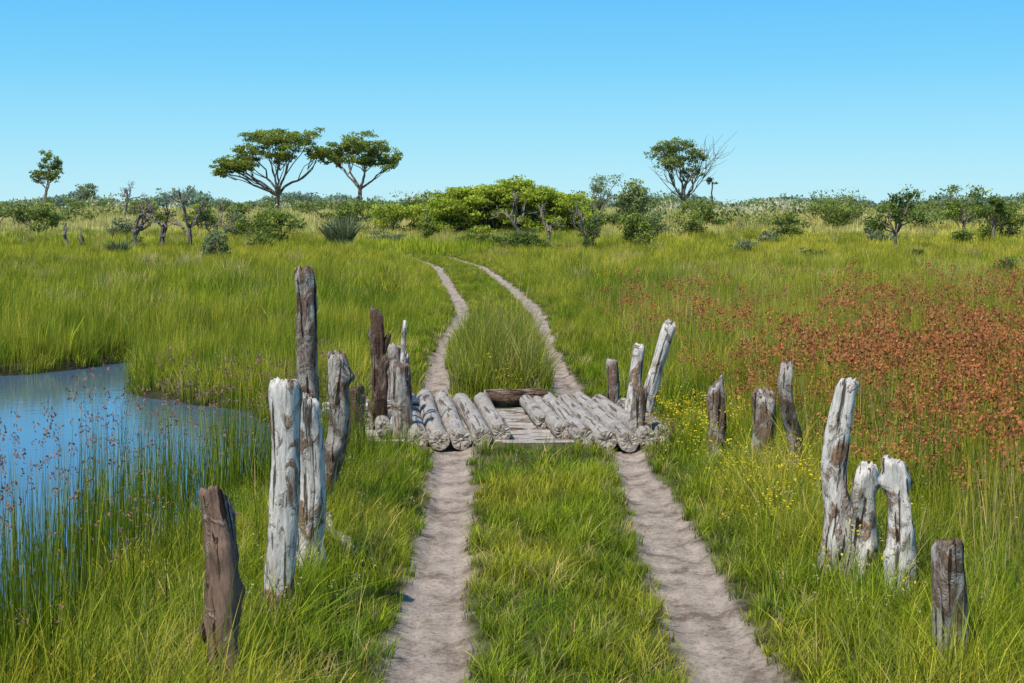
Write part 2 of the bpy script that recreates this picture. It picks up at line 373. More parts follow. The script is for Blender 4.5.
# ------------------------------------------------------------ grass
def blade_geo(rng,bx,by,bz,la,hh,ll,w,S,droop):
    n=len(bx);fa=rng.uniform(0,2*pi,n);V=np.zeros((n,2*S+1,3),np.float32);T=np.zeros((n,2*S+1),np.float32)
    cf,sf,cl,sl=np.cos(fa),np.sin(fa),np.cos(la),np.sin(la)
    for k in range(S+1):
        t=k/S
        px=bx+cl*ll*t**1.8;py=by+sl*ll*t**1.8;pz=bz+hh*t-droop*ll*t**2
        hw=w*.5*(1-.6*t)
        if k<S:
            V[:,2*k]=np.stack([px-cf*hw,py-sf*hw,pz],-1);V[:,2*k+1]=np.stack([px+cf*hw,py+sf*hw,pz],-1);T[:,2*k:2*k+2]=t
        else:
            V[:,2*S]=np.stack([px,py,pz],-1);T[:,2*S]=1
    b=(np.arange(n)*(2*S+1))[:,None]
    q=np.concatenate([b+np.array([[2*k,2*k+1,2*k+3,2*k+2]]) for k in range(S-1)]) if S>1 else np.zeros((0,4),int)
    tr=b+np.array([[2*S-2,2*S-1,2*S]])
    return V,T,q,tr
def blades(rng,n,R,h,w,lean,S=3,hvar=.45,droop=.35,out=.6):
    a=rng.uniform(0,2*pi,n);rad=R*np.sqrt(rng.uniform(0,1,n))
    hh=h*(1-hvar*rng.uniform(0,1,n))
    la=np.where(rng.uniform(0,1,n)<out,a+rng.normal(0,.7,n),rng.uniform(0,2*pi,n))
    ll=lean*rng.uniform(.15,1,n)*hh
    V,T,q,tr=blade_geo(rng,np.cos(a)*rad,np.sin(a)*rad,0*a,la,hh,ll,w,S,droop)
    return V.reshape(-1,3),T.ravel(),np.repeat(rng.uniform(0,1,n),2*S+1),q,tr,V[:,2*S]
def field(name,seed,x,y,h,tint,R,nper,w,lean,S=2,hvar=.5,droop=.35,cull=True,wind=(.35,-.1)):
    """one continuous mesh of grass blades growing in tufts"""
    rng=np.random.default_rng(seed);z=HT(x,y)-.01;n=len(x)
    tl=lean*rng.uniform(.5,1.5,n)
    i=np.repeat(np.arange(n),nper);m=len(i)
    a=rng.uniform(0,2*pi,m);rad=(R*np.ones(n))[i]*np.sqrt(rng.uniform(0,1,m))
    bx=x[i]+np.cos(a)*rad;by=y[i]+np.sin(a)*rad;bz=z[i]
    if cull:
        k=(rut(bx,by)>-.01);i,a,bx,by,bz=i[k],a[k],bx[k],by[k],bz[k];m=len(i)
    hh=h[i]*(1-hvar*rng.uniform(0,1,m))
    la=np.where(rng.uniform(0,1,m)<.55,a+rng.normal(0,.7,m),rng.normal(wind[0],1.1,m))
    ll=tl[i]*rng.uniform(.15,1,m)*hh
    V,T,q,tr=blade_geo(rng,bx,by,bz,la,hh,ll,(w if np.isscalar(w) else w[i]),S,droop)
    r=rng.uniform(0,1,m);nv=2*S+1
    F=[(q,0),(tr,0)] if len(q) else [(tr,0)]
    return mk(name,V.reshape(-1,3),F,[MGG],{'t':T.ravel(),'tone':np.repeat(r,nv),'tint':np.repeat(tint[i],nv,0)},check=False)
def quads_at(rng,C,s,up=0.):
    n=len(C);a=rng.normal(0,1,(n,3));a/=np.linalg.norm(a,axis=1)[:,None]
    b=rng.normal(0,1,(n,3));b-=(a*b).sum(1)[:,None]*a;b/=np.linalg.norm(b,axis=1)[:,None]
    s=np.broadcast_to(np.asarray(s),(n,))[:,None]
    V=np.stack([C-a*s,C-b*s*.5,C+a*s,C+b*s*.5],1).reshape(-1,3)
    F=np.arange(4*n).reshape(n,4)
    return V,F
def template(name,seed,n,R,h,w,lean,S=3,heads=0,hs=.012,hspread=.03,hn=10,mats=None,hz=.7,**k):
    rng=np.random.default_rng(seed)
    V,T,r,q,tr,tips=blades(rng,n,R,h,w,lean,S,**k)
    F=[(q,0),(tr,0)] if len(q) else [(tr,0)]
    if heads:
        sel=np.argsort(-tips[:,2])[:heads]
        C=np.repeat(tips[sel],hn,0)+rng.normal(0,1,(heads*hn,3))*np.array([hspread,hspread,hspread*hz])
        v2,f2=quads_at(rng,C,hs*rng.uniform(.6,1.4,len(C)))
        F.append((f2+len(V),1));V=np.concatenate([V,v2]);T=np.concatenate([T,np.ones(len(v2))]);r=np.concatenate([r,np.repeat(rng.uniform(0,1,len(C)),4)])
    return mk(name,V,F,mats or [MG],{'t':T,'tone':r},link=False)
def scatter(name,templates,P,idx,rz,sc,tint):
    col=bpy.data.collections.new(name+'_tufts')
    for i,t in enumerate(templates):
        t.name='%s_t%02d'%(name,i);col.objects.link(t)
    me=bpy.data.meshes.new(name);n=len(P);me.vertices.add(n);me.vertices.foreach_set('co',np.asarray(P,np.float32).ravel())
    a=me.attributes.new('idx','INT','POINT');a.data.foreach_set('value',np.asarray(idx,np.int32))
    rot=np.zeros((n,3),np.float32);rot[:,2]=rz
    a=me.attributes.new('rot','FLOAT_VECTOR','POINT');a.data.foreach_set('vector',rot.ravel())
    a=me.attributes.new('sc','FLOAT_VECTOR','POINT');a.data.foreach_set('vector',np.asarray(sc,np.float32).ravel())
    a=me.attributes.new('tint','FLOAT_VECTOR','POINT');a.data.foreach_set('vector',np.asarray(tint,np.float32).ravel())
    ob=bpy.data.objects.new(name,me);scene.collection.objects.link(ob)
    ng=bpy.data.node_groups.new(name+'_gn','GeometryNodeTree')
    ng.interface.new_socket(name='Geometry',in_out='INPUT',socket_type='NodeSocketGeometry')
    ng.interface.new_socket(name='Geometry',in_out='OUTPUT',socket_type='NodeSocketGeometry')
    gi=ng.nodes.new('NodeGroupInput');go=ng.nodes.new('NodeGroupOutput')
    ip=ng.nodes.new('GeometryNodeInstanceOnPoints');ci=ng.nodes.new('GeometryNodeCollectionInfo')
    ci.inputs['Collection'].default_value=col;ci.inputs['Separate Children'].default_value=True;ci.inputs['Reset Children'].default_value=True
    def na(nm,dt):
        x=ng.nodes.new('GeometryNodeInputNamedAttribute');x.data_type=dt;x.inputs['Name'].default_value=nm
        return next(o for o in x.outputs if o.enabled and o.name=='Attribute')
    L=ng.links.new
    L(gi.outputs[0],ip.inputs['Points']);L(ci.outputs[0],ip.inputs['Instance']);ip.inputs['Pick Instance'].default_value=True
    L(na('idx','INT'),ip.inputs['Instance Index']);L(na('rot','FLOAT_VECTOR'),ip.inputs['Rotation']);L(na('sc','FLOAT_VECTOR'),ip.inputs['Scale'])
    L(ip.outputs[0],go.inputs[0])
    md=ob.modifiers.new('instances','NODES');md.node_group=ng
    return ob
def sample(rng,y0,y1,dens,mx=.44,pad=1.2):
    A=mx*(y1*y1-y0*y0)+2*pad*(y1-y0);n=int(A*dens*1.02)
    wmax=mx*y1+pad
    m=int(n*(2*wmax*(y1-y0))/A)
    x=rng.uniform(-wmax,wmax,m);y=rng.uniform(y0,y1,m)
    k=np.abs(x)<mx*y+pad
    return x[k],y[k]
def edge(x,y):
    return np.maximum(XL(y)-x,x-XR(y))
BR=lambda x,y:(np.abs(y-16.6)<1.7)&(x>-1.85)&(x<1.75)
GREEN=np.array([.25,.325,.022]);LUSH=np.array([.15,.245,.020]);YEL=np.array([.44,.42,.055]);OLIVE=np.array([.225,.27,.032]);STRAW=np.array([.60,.51,.25])
def mixc(a,b,f): return a[None]*(1-f[:,None])+b[None]*f[:,None]
def near_field(rng,x,y):
    e=edge(x,y);r=rut(x,y);p=pond_sd(x,y)
    nz=fbm(x*.9,y*.9,11);n2=fbm(x*3.1,y*3.1,12,3)
    hc=.09+.22*n2
    u=np.clip((x-XL(y))/(XR(y)-XL(y)),0,1)
    mid=np.clip(np.sin(u*pi)*1.6-.35,0,1)
    hump=sst(18.4,19.2,y)*(1-sst(25,29,y))
    hc=hc+ .90*mid*hump*(.65+.6*nz)
    hc=hc*(.5+.5*sst(0,.16,r))
    ho=.14+.30*sst(.12,.9,e)*(.35+1.2*nz)+.16*sst(.7,1.8,e)*(.5+nz)
    ho=ho+.20*sst(1.0,1.8,e)*sst(12,18,y)*(x>0)
    ho=ho*(1-.35*sst(-1.2,-.1,p))
    h=np.where(e<0,hc,ho)
    h=h*(.55+.75*rng.uniform(0,1,len(x)))*(1+.5*(rng.uniform(0,1,len(x))<.07))
    u=rng.uniform(0,1,len(x))
    keep=(r>.02*(rng.uniform(0,1,len(x))-.5))&(p<.12)&(~BR(x,y))
    keep&=~((r<.10)&(u<.35))
    inr=(r<0)&(u<.022)&(~BR(x,y))&(y<60); keep|=inr; h=np.where(inr,.06,h)
    c=mixc(LUSH,GREEN,np.clip(n2*2.8-.8,0,1))
    f=np.clip((nz-.40)*2.8,0,1)*.8
    c=c*(1-f[:,None])+YEL[None]*f[:,None]
    f=mid*hump*(e<0)*.8;c=c*(1-f[:,None])+(OLIVE*.8)[None]*f[:,None]
    s=(rng.uniform(0,1,len(x))<.07+.12*mid*hump*(e<0)+.05*(np.abs(r-.1)<.1))
    c[s]=STRAW*.8
    c*=(.55+.8*rng.uniform(0,1,(len(x),1)))
    return h,c,keep,e
rg=np.random.default_rng(3)
x1,y1=sample(rg,5,13.5,150);h1,c1,k1,e1=near_field(rg,x1,y1)
x1,y1,h1,c1=x1[k1],y1[k1],h1[k1],c1[k1]
w1=np.where(rg.uniform(0,1,len(x1))<.12,.0095,.0048)
field('grass',501,x1,y1,h1,c1,np.clip(h1*.22,.05,.11),20,w1,.85,S=3)
x1,y1=sample(rg,13.5,30,48)
xa=rg.uniform(-7,5,20000);ya=rg.uniform(30,74,20000);kk=(edge(xa,ya)<1.6);xa,ya=xa[kk],ya[kk]
x1=np.concatenate([x1,xa]);y1=np.concatenate([y1,ya])
h1,c1,k1,e1=near_field(rg,x1,y1)
x1,y1,h1,c1=x1[k1],y1[k1],h1[k1],c1[k1]
field('verge_grass',502,x1,y1,h1,c1,np.clip(h1*.3,.08,.16),20,.0095,.6,S=2)
# meadow
x1,y1=sample(rg,24,78,6,pad=3)
e=edge(x1,y1);p=pond_sd(x1,y1)
k=(e>np.where(y1<30,1.6,.45))&(p<-.25)&((y1>30)|(rg.uniform(0,1,len(x1))<(y1-20)/10))
x1,y1,e=x1[k],y1[k],e[k]
nb=fbm(x1*.12,y1*.05,21);nf=fbm(x1*.6,y1*.25,22);ng_=fbm(x1*.08+9,y1*.09,25)
h=(.22+.42*sst(.5,3,e)*(.5+1.1*nb))*(.65+.7*rg.uniform(0,1,len(x1)))
right=sst(1,6,x1)
c=mixc(OLIVE,GREEN*1.1,np.clip(nf*2.4-.7,0,1))
f=np.clip((nb-.38)*2.8,0,1)*(.25+.55*right);c=c*(1-f[:,None])+YEL[None]*f[:,None]
f=(rg.uniform(0,1,len(x1))<.06+.35*right*(nf>.48));c[f]=STRAW*.75
f=np.clip((ng_-.50)*6,0,1)*.55;c=c*(1-f[:,None])+(LUSH*.8)[None]*f[:,None]
f=sst(42,72,y1)*.6;c=c*(1-f[:,None])+(YEL*1.05)[None]*f[:,None]
c*=(.55+.8*rg.uniform(0,1,(len(x1),1)))
field('meadow_grass',503,x1,y1,h,c,.26,38,.017,.4,S=2,cull=False)
# tussocks standing proud of the meadow
T=[template('h',180+i,110,.30,1,.013,.42,S=3,hvar=.5) for i in range(4)]
x1,y1=sample(rg,22,105,.16,pad=3);e=edge(x1,y1);p=pond_sd(x1,y1);k=(e>1.5)&(p<-.5);x1,y1=x1[k],y1[k]
s=rg.uniform(.8,1.7,len(x1));h=rg.uniform(.65,1.15,len(x1))
c=mixc(LUSH*.8,YEL,rg.uniform(0,1,len(x1))**1.5);q=rg.uniform(0,1,len(x1))<.2;c[q]=STRAW*.8
scatter('grass_tussocks',T,np.stack([x1,y1,HT(x1,y1)-.02],-1),rg.integers(0,4,len(x1)),rg.uniform(0,6.28,len(x1)),np.stack([s,s,h],-1),c)
# far savanna
T=[template('d',170+i,70,.95,1,.055,.25,S=1,hvar=.55) for i in range(4)]
x1,y1=sample(rg,74,300,.55,pad=8)
nb=fbm(x1*.05,y1*.03,23);nf=fbm(x1*.2,y1*.1,24)
h=(.45+.35*nf+.75*sst(95,150,y1)*(.5+nb))*(.75+.5*rg.uniform(0,1,len(x1)))
c=mixc(GREEN*1.1,YEL*1.15,np.clip(nb*2.6-.7+.4*sst(75,110,y1),0,1))
f=sst(85,120,y1)*np.clip(nf*2.8-.4,0,1)*.9;c=c*(1-f[:,None])+(np.array([.68,.62,.32]))[None]*f[:,None]
c*=(.65+.65*rg.uniform(0,1,(len(x1),1)))
scatter('savanna_grass',T,np.stack([x1,y1,HT(x1,y1)-.03],-1),rg.integers(0,4,len(x1)),rg.uniform(0,6.28,len(x1)),np.stack([h*0+1,h*0+1,h],-1),c)
# reeds / sedges
T=[template('e',190+i,20,.16,1,.0070,.16,S=3,hvar=.35) for i in range(3)]
T+=[template('e',200+i,20,.18,1,.0070,.16,S=3,hvar=.55,heads=5,hs=.016,hspread=.028,hn=14,hz=1.1,mats=[MG,M_RUST]) for i in range(3)]
T+=[template('e',210+i,7,.15,1,.0065,.14,S=3,hvar=.35,heads=3,hs=.009,hspread=.017,hn=9,mats=[MG,M_PINK]) for i in range(2)]
T+=[template('e',220+i,6,.12,1,.004,.35,S=4,hvar=.4,heads=5,hs=.008,hspread=.010,hn=9,hz=3.0,mats=[MG,M_TAN]) for i in range(2)]
X=[];Y=[];HH=[];I=[];C=[]
x1,y1=sample(rg,6,34,26)
nb=fbm(x1*.5,y1*.3,41);nf=fbm(x1*1.2,y1*1.2,42)
lim=np.interp(y1,[6,8,10,12,14,18,22,30],[2.85,2.75,2.6,2.5,2.3,2.1,1.9,1.6])
k=(x1>lim+.35*nf)&(rg.uniform(0,1,len(x1))<(.35+.65*sst(0,1,x1-lim)*(nf*1.5))*(1-.5*sst(24,34,y1)))
x2,y2,n2,nf2=x1[k],y1[k],nb[k],nf[k]
hh=(.64+.48*sst(0,1.2,x2-lim[k]))*(.65+.6*n2)*rg.uniform(.7,1.25,len(x2))
rust=(rg.uniform(0,1,len(x2))<np.clip((sst(9,11.5,y2)*(1-.78*sst(15.5,18.5,y2))*(1-sst(22,30,y2))*1.25+.07)*np.clip(n2*4-.75,0.12,1),0,.9))
ii=np.where(rust,rg.integers(3,6,len(x2)),rg.integers(0,3,len(x2)))
hh=np.where(rust,hh*1.05,hh)
X.append(x2);Y.append(y2);HH.append(hh);I.append(ii)
cc=mixc(LUSH*.85,YEL*.85,np.clip(nf2*1.8-.4,0,1));cc[rg.uniform(0,1,len(x2))<.24]=STRAW*.7;C.append(cc)
# pond margin sedges (left)
x1,y1=sample(rg,6.5,26,38);p=pond_sd(x1,y1);nf=fbm(x1*1.1,y1*1.1,43)
k=(p>-1.0)&(p<1.0)&(x1<0)&(nf>.40)&(y1<14.)&(rg.uniform(0,1,len(x1))<.8)
x2,y2=x1[k],y1[k]
X.append(x2);Y.append(y2);HH.append(rg.uniform(.6,1.35,len(x2)));I.append(np.where(rg.uniform(0,1,len(x2))<.6,rg.integers(6,8,len(x2)),rg.integers(0,3,len(x2))))
C.append(mixc(LUSH*.5,GREEN*.75,rg.uniform(0,1,len(x2))))
# green reeds on the far bank of the pond and left of the bridge
x1,y1=sample(rg,15,34,24);p=pond_sd(x1,y1);e=edge(x1,y1);nf=fbm(x1*.9,y1*.9,44)
k=(p<.1)&(x1<0)&(e>1.1)&(y1>18.)&(rg.uniform(0,1,len(x1))<np.clip(nf*1.7-.15,0,1)*(1-.6*sst(24,34,y1)))
x2,y2=x1[k],y1[k]
X.append(x2);Y.append(y2);HH.append(rg.uniform(.45,.95,len(x2)));I.append(rg.integers(0,3,len(x2)))
C.append(mixc(LUSH*.85,YEL,np.clip(nf[k]*1.8-.5,0,1)))
# seed stalks among the near grass
x1,y1=sample(rg,6.5,20,6);e=edge(x1,y1);p=pond_sd(x1,y1);k=(e>.45)&(p<0)&(~BR(x1,y1))&(rg.uniform(0,1,len(x1))<fbm(x1*.8,y1*.8,46))
x2,y2=x1[k],y1[k]
X.append(x2);Y.append(y2);HH.append(rg.uniform(.4,.8,len(x2)));I.append(rg.integers(8,10,len(x2)));C.append(mixc(GREEN,STRAW,rg.uniform(0,1,len(x2))))
X=np.concatenate(X);Y=np.concatenate(Y);HH=np.concatenate(HH);I=np.concatenate(I);C=np.concatenate(C)
C*=rg.uniform(.6,1.3,(len(X),1))
scatter('sedge_reeds',T,np.stack([X,Y,HT(X,Y)-.02],-1),I,rg.uniform(0,6.28,len(X)),np.stack([HH*0+1,HH*0+1,HH+np.maximum(0,-HT(X,Y))],-1),C)
T=[template('f',230+i,9,.10,1,.006,.4,S=3,heads=7,hs=.012,hspread=.03,hn=5,mats=[MG,M_YEL]) for i in range(2)]
fx=np.concatenate([rg.normal(1.85,.15,34),rg.normal(1.95,.2,24),rg.normal(2.5,.25,8),rg.normal(-.1,.15,4)]);fy=np.concatenate([rg.normal(15.0,.8,34),rg.normal(10.6,1.1,24),rg.normal(12,.8,8),rg.normal(18.7,.2,4)])
scatter('yellow_wildflowers',T,np.stack([fx,fy,HT(fx,fy)],-1),rg.integers(0,2,len(fx)),rg.uniform(0,6,len(fx)),np.stack([fx*0+1,fx*0+1,rg.uniform(.4,.68,len(fx))],-1),np.tile(GREEN,(len(fx),1)))
T=[template('g',240+i,60,.5,1,.03,.3,S=2,heads=14,hs=.07,hspread=.09,hn=4,mats=[MG,M_CREAM]) for i in range(3)]
fx=np.concatenate([rg.normal(22.4,2.6,24),rg.normal(17,6,8),rg.uniform(-60,60,60)]);fy=np.concatenate([rg.normal(128,5,24),rg.normal(118,8,8),rg.uniform(112,200,60)])
scatter('plume_grass',T,np.stack([fx,fy,HT(fx,fy)],-1),rg.integers(0,3,len(fx)),rg.uniform(0,6,len(fx)),np.stack([fx*0+1.4,fx*0+1.4,rg.uniform(1.4,2.5,len(fx))],-1),np.tile(np.array([.5,.5,.22]),(len(fx),1)))

# ------------------------------------------------------------ trees
def tube(P,Rr,ns=6):
    P=np.asarray(P,float);n=len(P);d=np.gradient(P,axis=0);d/=np.linalg.norm(d,axis=1)[:,None]+1e-9
    up=np.array([.13,.97,.2]);a=np.cross(d,up);a/=np.linalg.norm(a,axis=1)[:,None]+1e-9;b=np.cross(d,a)
    th=np.linspace(0,2*pi,ns,endpoint=False)
    V=(P[:,None]+np.asarray(Rr)[:,None,None]*(a[:,None]*np.cos(th)[None,:,None]+b[:,None]*np.sin(th)[None,:,None])).reshape(-1,3)
    i=np.arange(n*ns).reshape(n,ns);F=np.stack([i[:-1],np.roll(i,-1,1)[:-1],np.roll(i,-1,1)[1:],i[1:]],-1).reshape(-1,4)
    return V,F
class Acc:
    def __init__(s): s.V=[];s.F=[];s.r=[];s.n=0
    def add(s,V,F,m,r=.5):
        s.F.append((F+s.n,m));s.V.append(V);s.n+=len(V);s.r.append(np.broadcast_to(r,(len(V),)))
    def limb(s,a,b,r0,r1,rng,bend=.12,n=6,sag=0,ns=6):
        a=np.array(a,float);b=np.array(b,float);L=np.linalg.norm(b-a);t=np.linspace(0,1,n)[:,None]
        off=rng.normal(0,bend*L,3)
        P=a+(b-a)*t+off*np.sin(t*pi)+rng.normal(0,.02*L,(n,3))*np.sin(t*pi)
        P[:,2]-=sag*L*np.sin(t[:,0]*pi)
        V,F=tube(P,r0+(r1-r0)*t[:,0],ns);s.add(V,F,0);return P
    def leaves(s,c,rad,n,size,rng,sub=8,tight=.25,flat=False):
        c=np.array(c,float);rad=np.array(rad,float)
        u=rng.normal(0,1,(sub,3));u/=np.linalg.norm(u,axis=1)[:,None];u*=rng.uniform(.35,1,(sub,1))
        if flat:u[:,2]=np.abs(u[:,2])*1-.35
        sc=c+u*rad;sb=np.clip(.5+.35*u[:,2]+rng.normal(0,.18,sub),0,1)  # leaf tone: lit tops and shaded undersides painted in, plus random variation
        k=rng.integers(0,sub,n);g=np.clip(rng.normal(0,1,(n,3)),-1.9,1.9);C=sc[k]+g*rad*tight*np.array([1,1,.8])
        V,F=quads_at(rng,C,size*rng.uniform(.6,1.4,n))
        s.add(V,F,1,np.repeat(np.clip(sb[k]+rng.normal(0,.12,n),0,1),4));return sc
    def done(s,name,mats):
        return mk(name,np.concatenate(s.V),s.F,mats,{'tone':np.concatenate(s.r)})
def gz1(x,y): return float(HT(np.array([x]),np.array([y]))[0])
def acacia(name,X,Y,forkz,tr,clumps,col,seed,leaf=.14,dens=1.0,bare=(),lean=0):
    rng=np.random.default_rng(seed);A=Acc();g=gz1(X,Y)-.1
    fk=np.array([X+lean,Y,forkz]);A.limb((X,Y,g),fk,tr*1.25,tr*.9,rng,.05,8,ns=8)
    for (dx,z,rx,rz) in clumps:
        cy=Y+rng.uniform(-1.,1.)*rx*.9
        c=np.array([X+dx,cy,z])
        mid=fk+(c-fk)*np.array([.45,.45,.35])+rng.normal(0,.25,3)
        A.limb(fk,mid,tr*.62,tr*.4,rng,.06);
        e=c-np.array([0,0,rz*.6]);A.limb(mid,e,tr*.4,tr*.18,rng,.08)
        n=int(rx*rz*620*dens)
        sc=A.leaves(c,(rx*1.08,rx*.9,rz),n,leaf,rng,sub=int(12+rx*7),tight=.14)
        for s_ in sc[:11]: A.limb(e if rng.uniform()<.5 else (mid+e)/2,s_,tr*.16,tr*.05,rng,.08,4,ns=4)
        for dy in (1,-1):
            c2=c+np.array([rng.normal(0,rx*.4),rx*1.1*dy,rng.normal(0,rz*.4)])
            A.leaves(c2,(rx*.9,rx*.8,rz*.9),int(n*.35),leaf,rng,sub=10,tight=.16);A.limb(mid,c2,tr*.25,tr*.06,rng,.08,5,ns=4)
    for (dx,z) in bare:
        e=np.array([X+dx,Y+rng.normal(0,1),z]);A.limb(fk,e,tr*.3,tr*.05,rng,.06)
        for q in range(6): A.limb(fk+(e-fk)*rng.uniform(.5,.9),e+rng.normal(0,.9,3),tr*.13,tr*.05,rng,.08,4,ns=4)
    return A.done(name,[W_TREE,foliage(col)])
acacia('umbrella_acacia_tree',-28.3,170,4.2,.30,[(-5.1,7.9,2.3,1.0),(-3,9.5,2.2,1.1),(-.6,11.2,2.7,1.1),(2.8,10.6,2.5,1.3),(4.9,9.3,1.6,1.1),(1.0,9.0,2.0,.8),(-6.3,7.0,1.2,.6),(-3.6,7.7,1.6,.6)],(.195,.24,.04),1,lean=.3)
acacia('umbrella_acacia_tree',-18.9,175,5.0,.27,[(-1.5,10.4,2.2,1.2),(1.6,10.1,2.2,1.3),(4.1,8.6,1.7,1.1),(-2.9,8.9,1.4,1.0),(1.,8.6,2.0,.9)],(.19,.245,.05),2,lean=.2)
acacia('acacia_tree',21.2,175,3.6,.26,[(-2.7,9.8,1.9,1.2),(-.5,10.4,2,1.0),(1.4,9.2,1.3,1.0),(-2,8,1.6,1.0),(1.,7.2,1.2,.8),(-.3,8.6,1.4,1.0)],(.19,.24,.065),3,dens=.6,bare=[(3.2,10.6),(4.2,9.8),(2.6,8.6),(3.8,8.2),(4.4,10.4),(-3.9,8.0)])
acacia('savanna_tree',-65.5,200,5,.22,[(0,9,1.5,1.5),(-1.2,7.4,1.2,1.0),(1,7.3,1.1,1.0)],(.19,.24,.06),4,dens=.8)
acacia('small_savanna_tree',-69,230,3.5,.2,[(0,5.6,2.0,1.3)],(.17,.21,.10),5,dens=.6)
def palm(X,Y,h,seed):
    rng=np.random.default_rng(seed);A=Acc();g=gz1(X,Y);A.limb((X,Y,g),(X,Y,g+h),.10,.08,rng,.01,8)
    for i in range(14):
        a=rng.uniform(0,2*pi);el=rng.uniform(-.4,1.2)
        c=np.array([X+math.cos(a)*.5*math.cos(el),Y+math.sin(a)*.5*math.cos(el),g+h+.5*math.sin(el)])
        A.leaves(c,(.3,.3,.2),14,.14,rng,sub=3)
    A.done('palm_tree',[W_TREE,foliage((.20,.22,.08))])
palm(24.8,176,4.6,8)
def shrub(name,X,Y,w,h,col,seed,n=1600,leaf=.08,lowgap=.12,lob=7,pad=1.0):
    rng=np.random.default_rng(seed);A=Acc();g=gz1(X,Y)-.03
    for i in range(lob):
        a=rng.uniform(0,2*pi);r=w*.5*rng.uniform(.1,.74)
        zz=h*rng.uniform(.25,.82)*(1-.35*(r/(w*.5)))
        c=np.array([X+math.cos(a)*r,Y+math.sin(a)*r*.8,g+zz+h*lowgap*.3])
        A.limb((X+rng.normal(0,w*.04),Y,g),c,.03+.008*h,.012,rng,.10,5,ns=5)
        sc=A.leaves(c,(w*.22,w*.22,h*.22),n//lob,leaf,rng,sub=10,tight=.24)
        for s_ in sc[:6]: A.limb(c-np.array([0,0,h*.15]),s_+rng.normal(0,.07,3)*h,.012,.005,rng,.1,4,ns=4)
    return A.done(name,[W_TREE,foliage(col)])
G1=(.185,.24,.045);G2=(.115,.17,.035);GG=(.21,.26,.10);GY=(.31,.38,.045);GB=(.18,.22,.115)
for i,(X_,Y_,w_,h_,c_,n_,lf,lb) in enumerate([(.6,75,3.8,1.65,G2,3500,.07,12),(4.3,76,1.7,2.6,G2,900,.07,8),(7.1,82,2.8,2.9,G1,1800,.09,9),(-5.5,95,1.4,2.3,G1,900,.09,7),
 (11.2,130,5.5,4.3,GG,2500,.14,10),(-8.2,92,3.2,1.2,GB,900,.07,7),(-13.8,65.5,1.8,1.8,GB,1500,.06,7),(-15.8,92,4.6,2.7,G1,3500,.09,12),(-13.6,78,1.7,1.2,G1,900,.07,7),
 (-34.8,105,3.4,2.7,G1,1600,.1,7),(-19.0,98,2.6,2.4,GB,1200,.09,7),(25.7,115,5.2,2.9,G1,2500,.1,10),(11.6,72,2.2,1.3,GB,1000,.06,7),(19.4,100,2.8,2.1,G1,1500,.09,7),
 (13.9,66,1.6,.95,G1,900,.06,7),(18.8,66,1.2,.8,G2,600,.06,7),(15.7,45,.95,1.3,G2,500,.045,7),(22.5,88,2.2,1.6,GB,900,.08,7),(33.5,97,4.,2.8,G1,2000,.1,10),
 (-2.4,90,2.2,1.2,G1,900,.08,7),(9.5,95,3.6,2.3,GG,1300,.09,7),(15.5,118,4.4,3.0,G1,1600,.11,7),(-24.5,112,4,2.8,G1,1600,.11,7),(-41,120,4.5,3.2,GG,1600,.11,7),
 (29.5,125,5,3.2,GG,1800,.11,7),(-31,122,4.2,3.0,G1,1600,.11,7),(-27,98,2.4,1.7,GB,900,.08,7),(27,86,2.2,1.4,G1,900,.08,7),(16,88,1.8,1.2,GB,700,.08,7),(21.5,60,1.3,.9,G1,600,.06,7),(-21,80,1.5,1.0,G1,600,.07,7),
 (12.5,100,3.2,2.5,G1,1500,.09,8),(-12.5,110,4.2,3.0,G1,2000,.1,9)]):
    shrub('shrub',X_,Y_,w_,h_,c_,20+i,n_,lf,lob=lb)
# bright rounded thicket
rng=np.random.default_rng(50);A=Acc();g=gz1(0,106)
for i in range(230):
    u=rng.uniform(-1,1);v=rng.uniform(-1,1)
    X=u*6.2-.2;Y=106+v*2.4
    top=4.35*(1-.55*abs(u)**4)*(1-.2*v*v)*(.95+.07*math.sin(u*7+1)+.04*math.sin(u*19))
    zt=g+(top*rng.uniform(.86,1.0) if i%5<2 else top*rng.uniform(.2,.85))
    c=np.array([X,Y,zt-.4]);A.limb((X*.85,106+v,g),c,.05,.02,rng,.06,5)
    A.leaves(c,(1.0,.9,.45),330,.10,rng,sub=11,tight=.24)
for i in range(16):
    c=np.array([rng.uniform(-11,-5.5),108+rng.uniform(-1,1),g+rng.uniform(.7,2.0)]);A.limb((c[0],c[1],g),c,.05,.02,rng);A.leaves(c,(1.2,1.1,.6),350,.10,rng,sub=9)
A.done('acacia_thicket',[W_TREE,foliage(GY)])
def small_tree(X,Y,h,w,col,seed,n=2200,name='small_tree'):
    rng=np.random.default_rng(seed);A=Acc();g=gz1(X,Y)-.05
    fk=np.array([X+rng.normal(0,.1),Y,g+h*.33]);A.limb((X,Y,g),fk,.11,.09,rng,.06)
    for i in range(11):
        a=rng.uniform(0,2*pi);r=w*.5*rng.uniform(.1,.8);c=np.array([X+math.cos(a)*r,Y+math.sin(a)*r,g+h*rng.uniform(.48,.92)])
        A.limb(fk,c,.05,.02,rng,.1)
        A.leaves(c,(w*.19,w*.2,h*.11),n//11,.08,rng,sub=8,tight=.3)
    A.done(name,[W_TREE,foliage(col)])
small_tree(20.6,76,3.6,3.2,G2,60);small_tree(29.3,92,3.9,3.0,G1,61);small_tree(32.3,95,3.3,2.6,G2,62);small_tree(34.6,94,3.2,2.4,G1,63)
small_tree(7.9,128,4.8,4,GG,64)
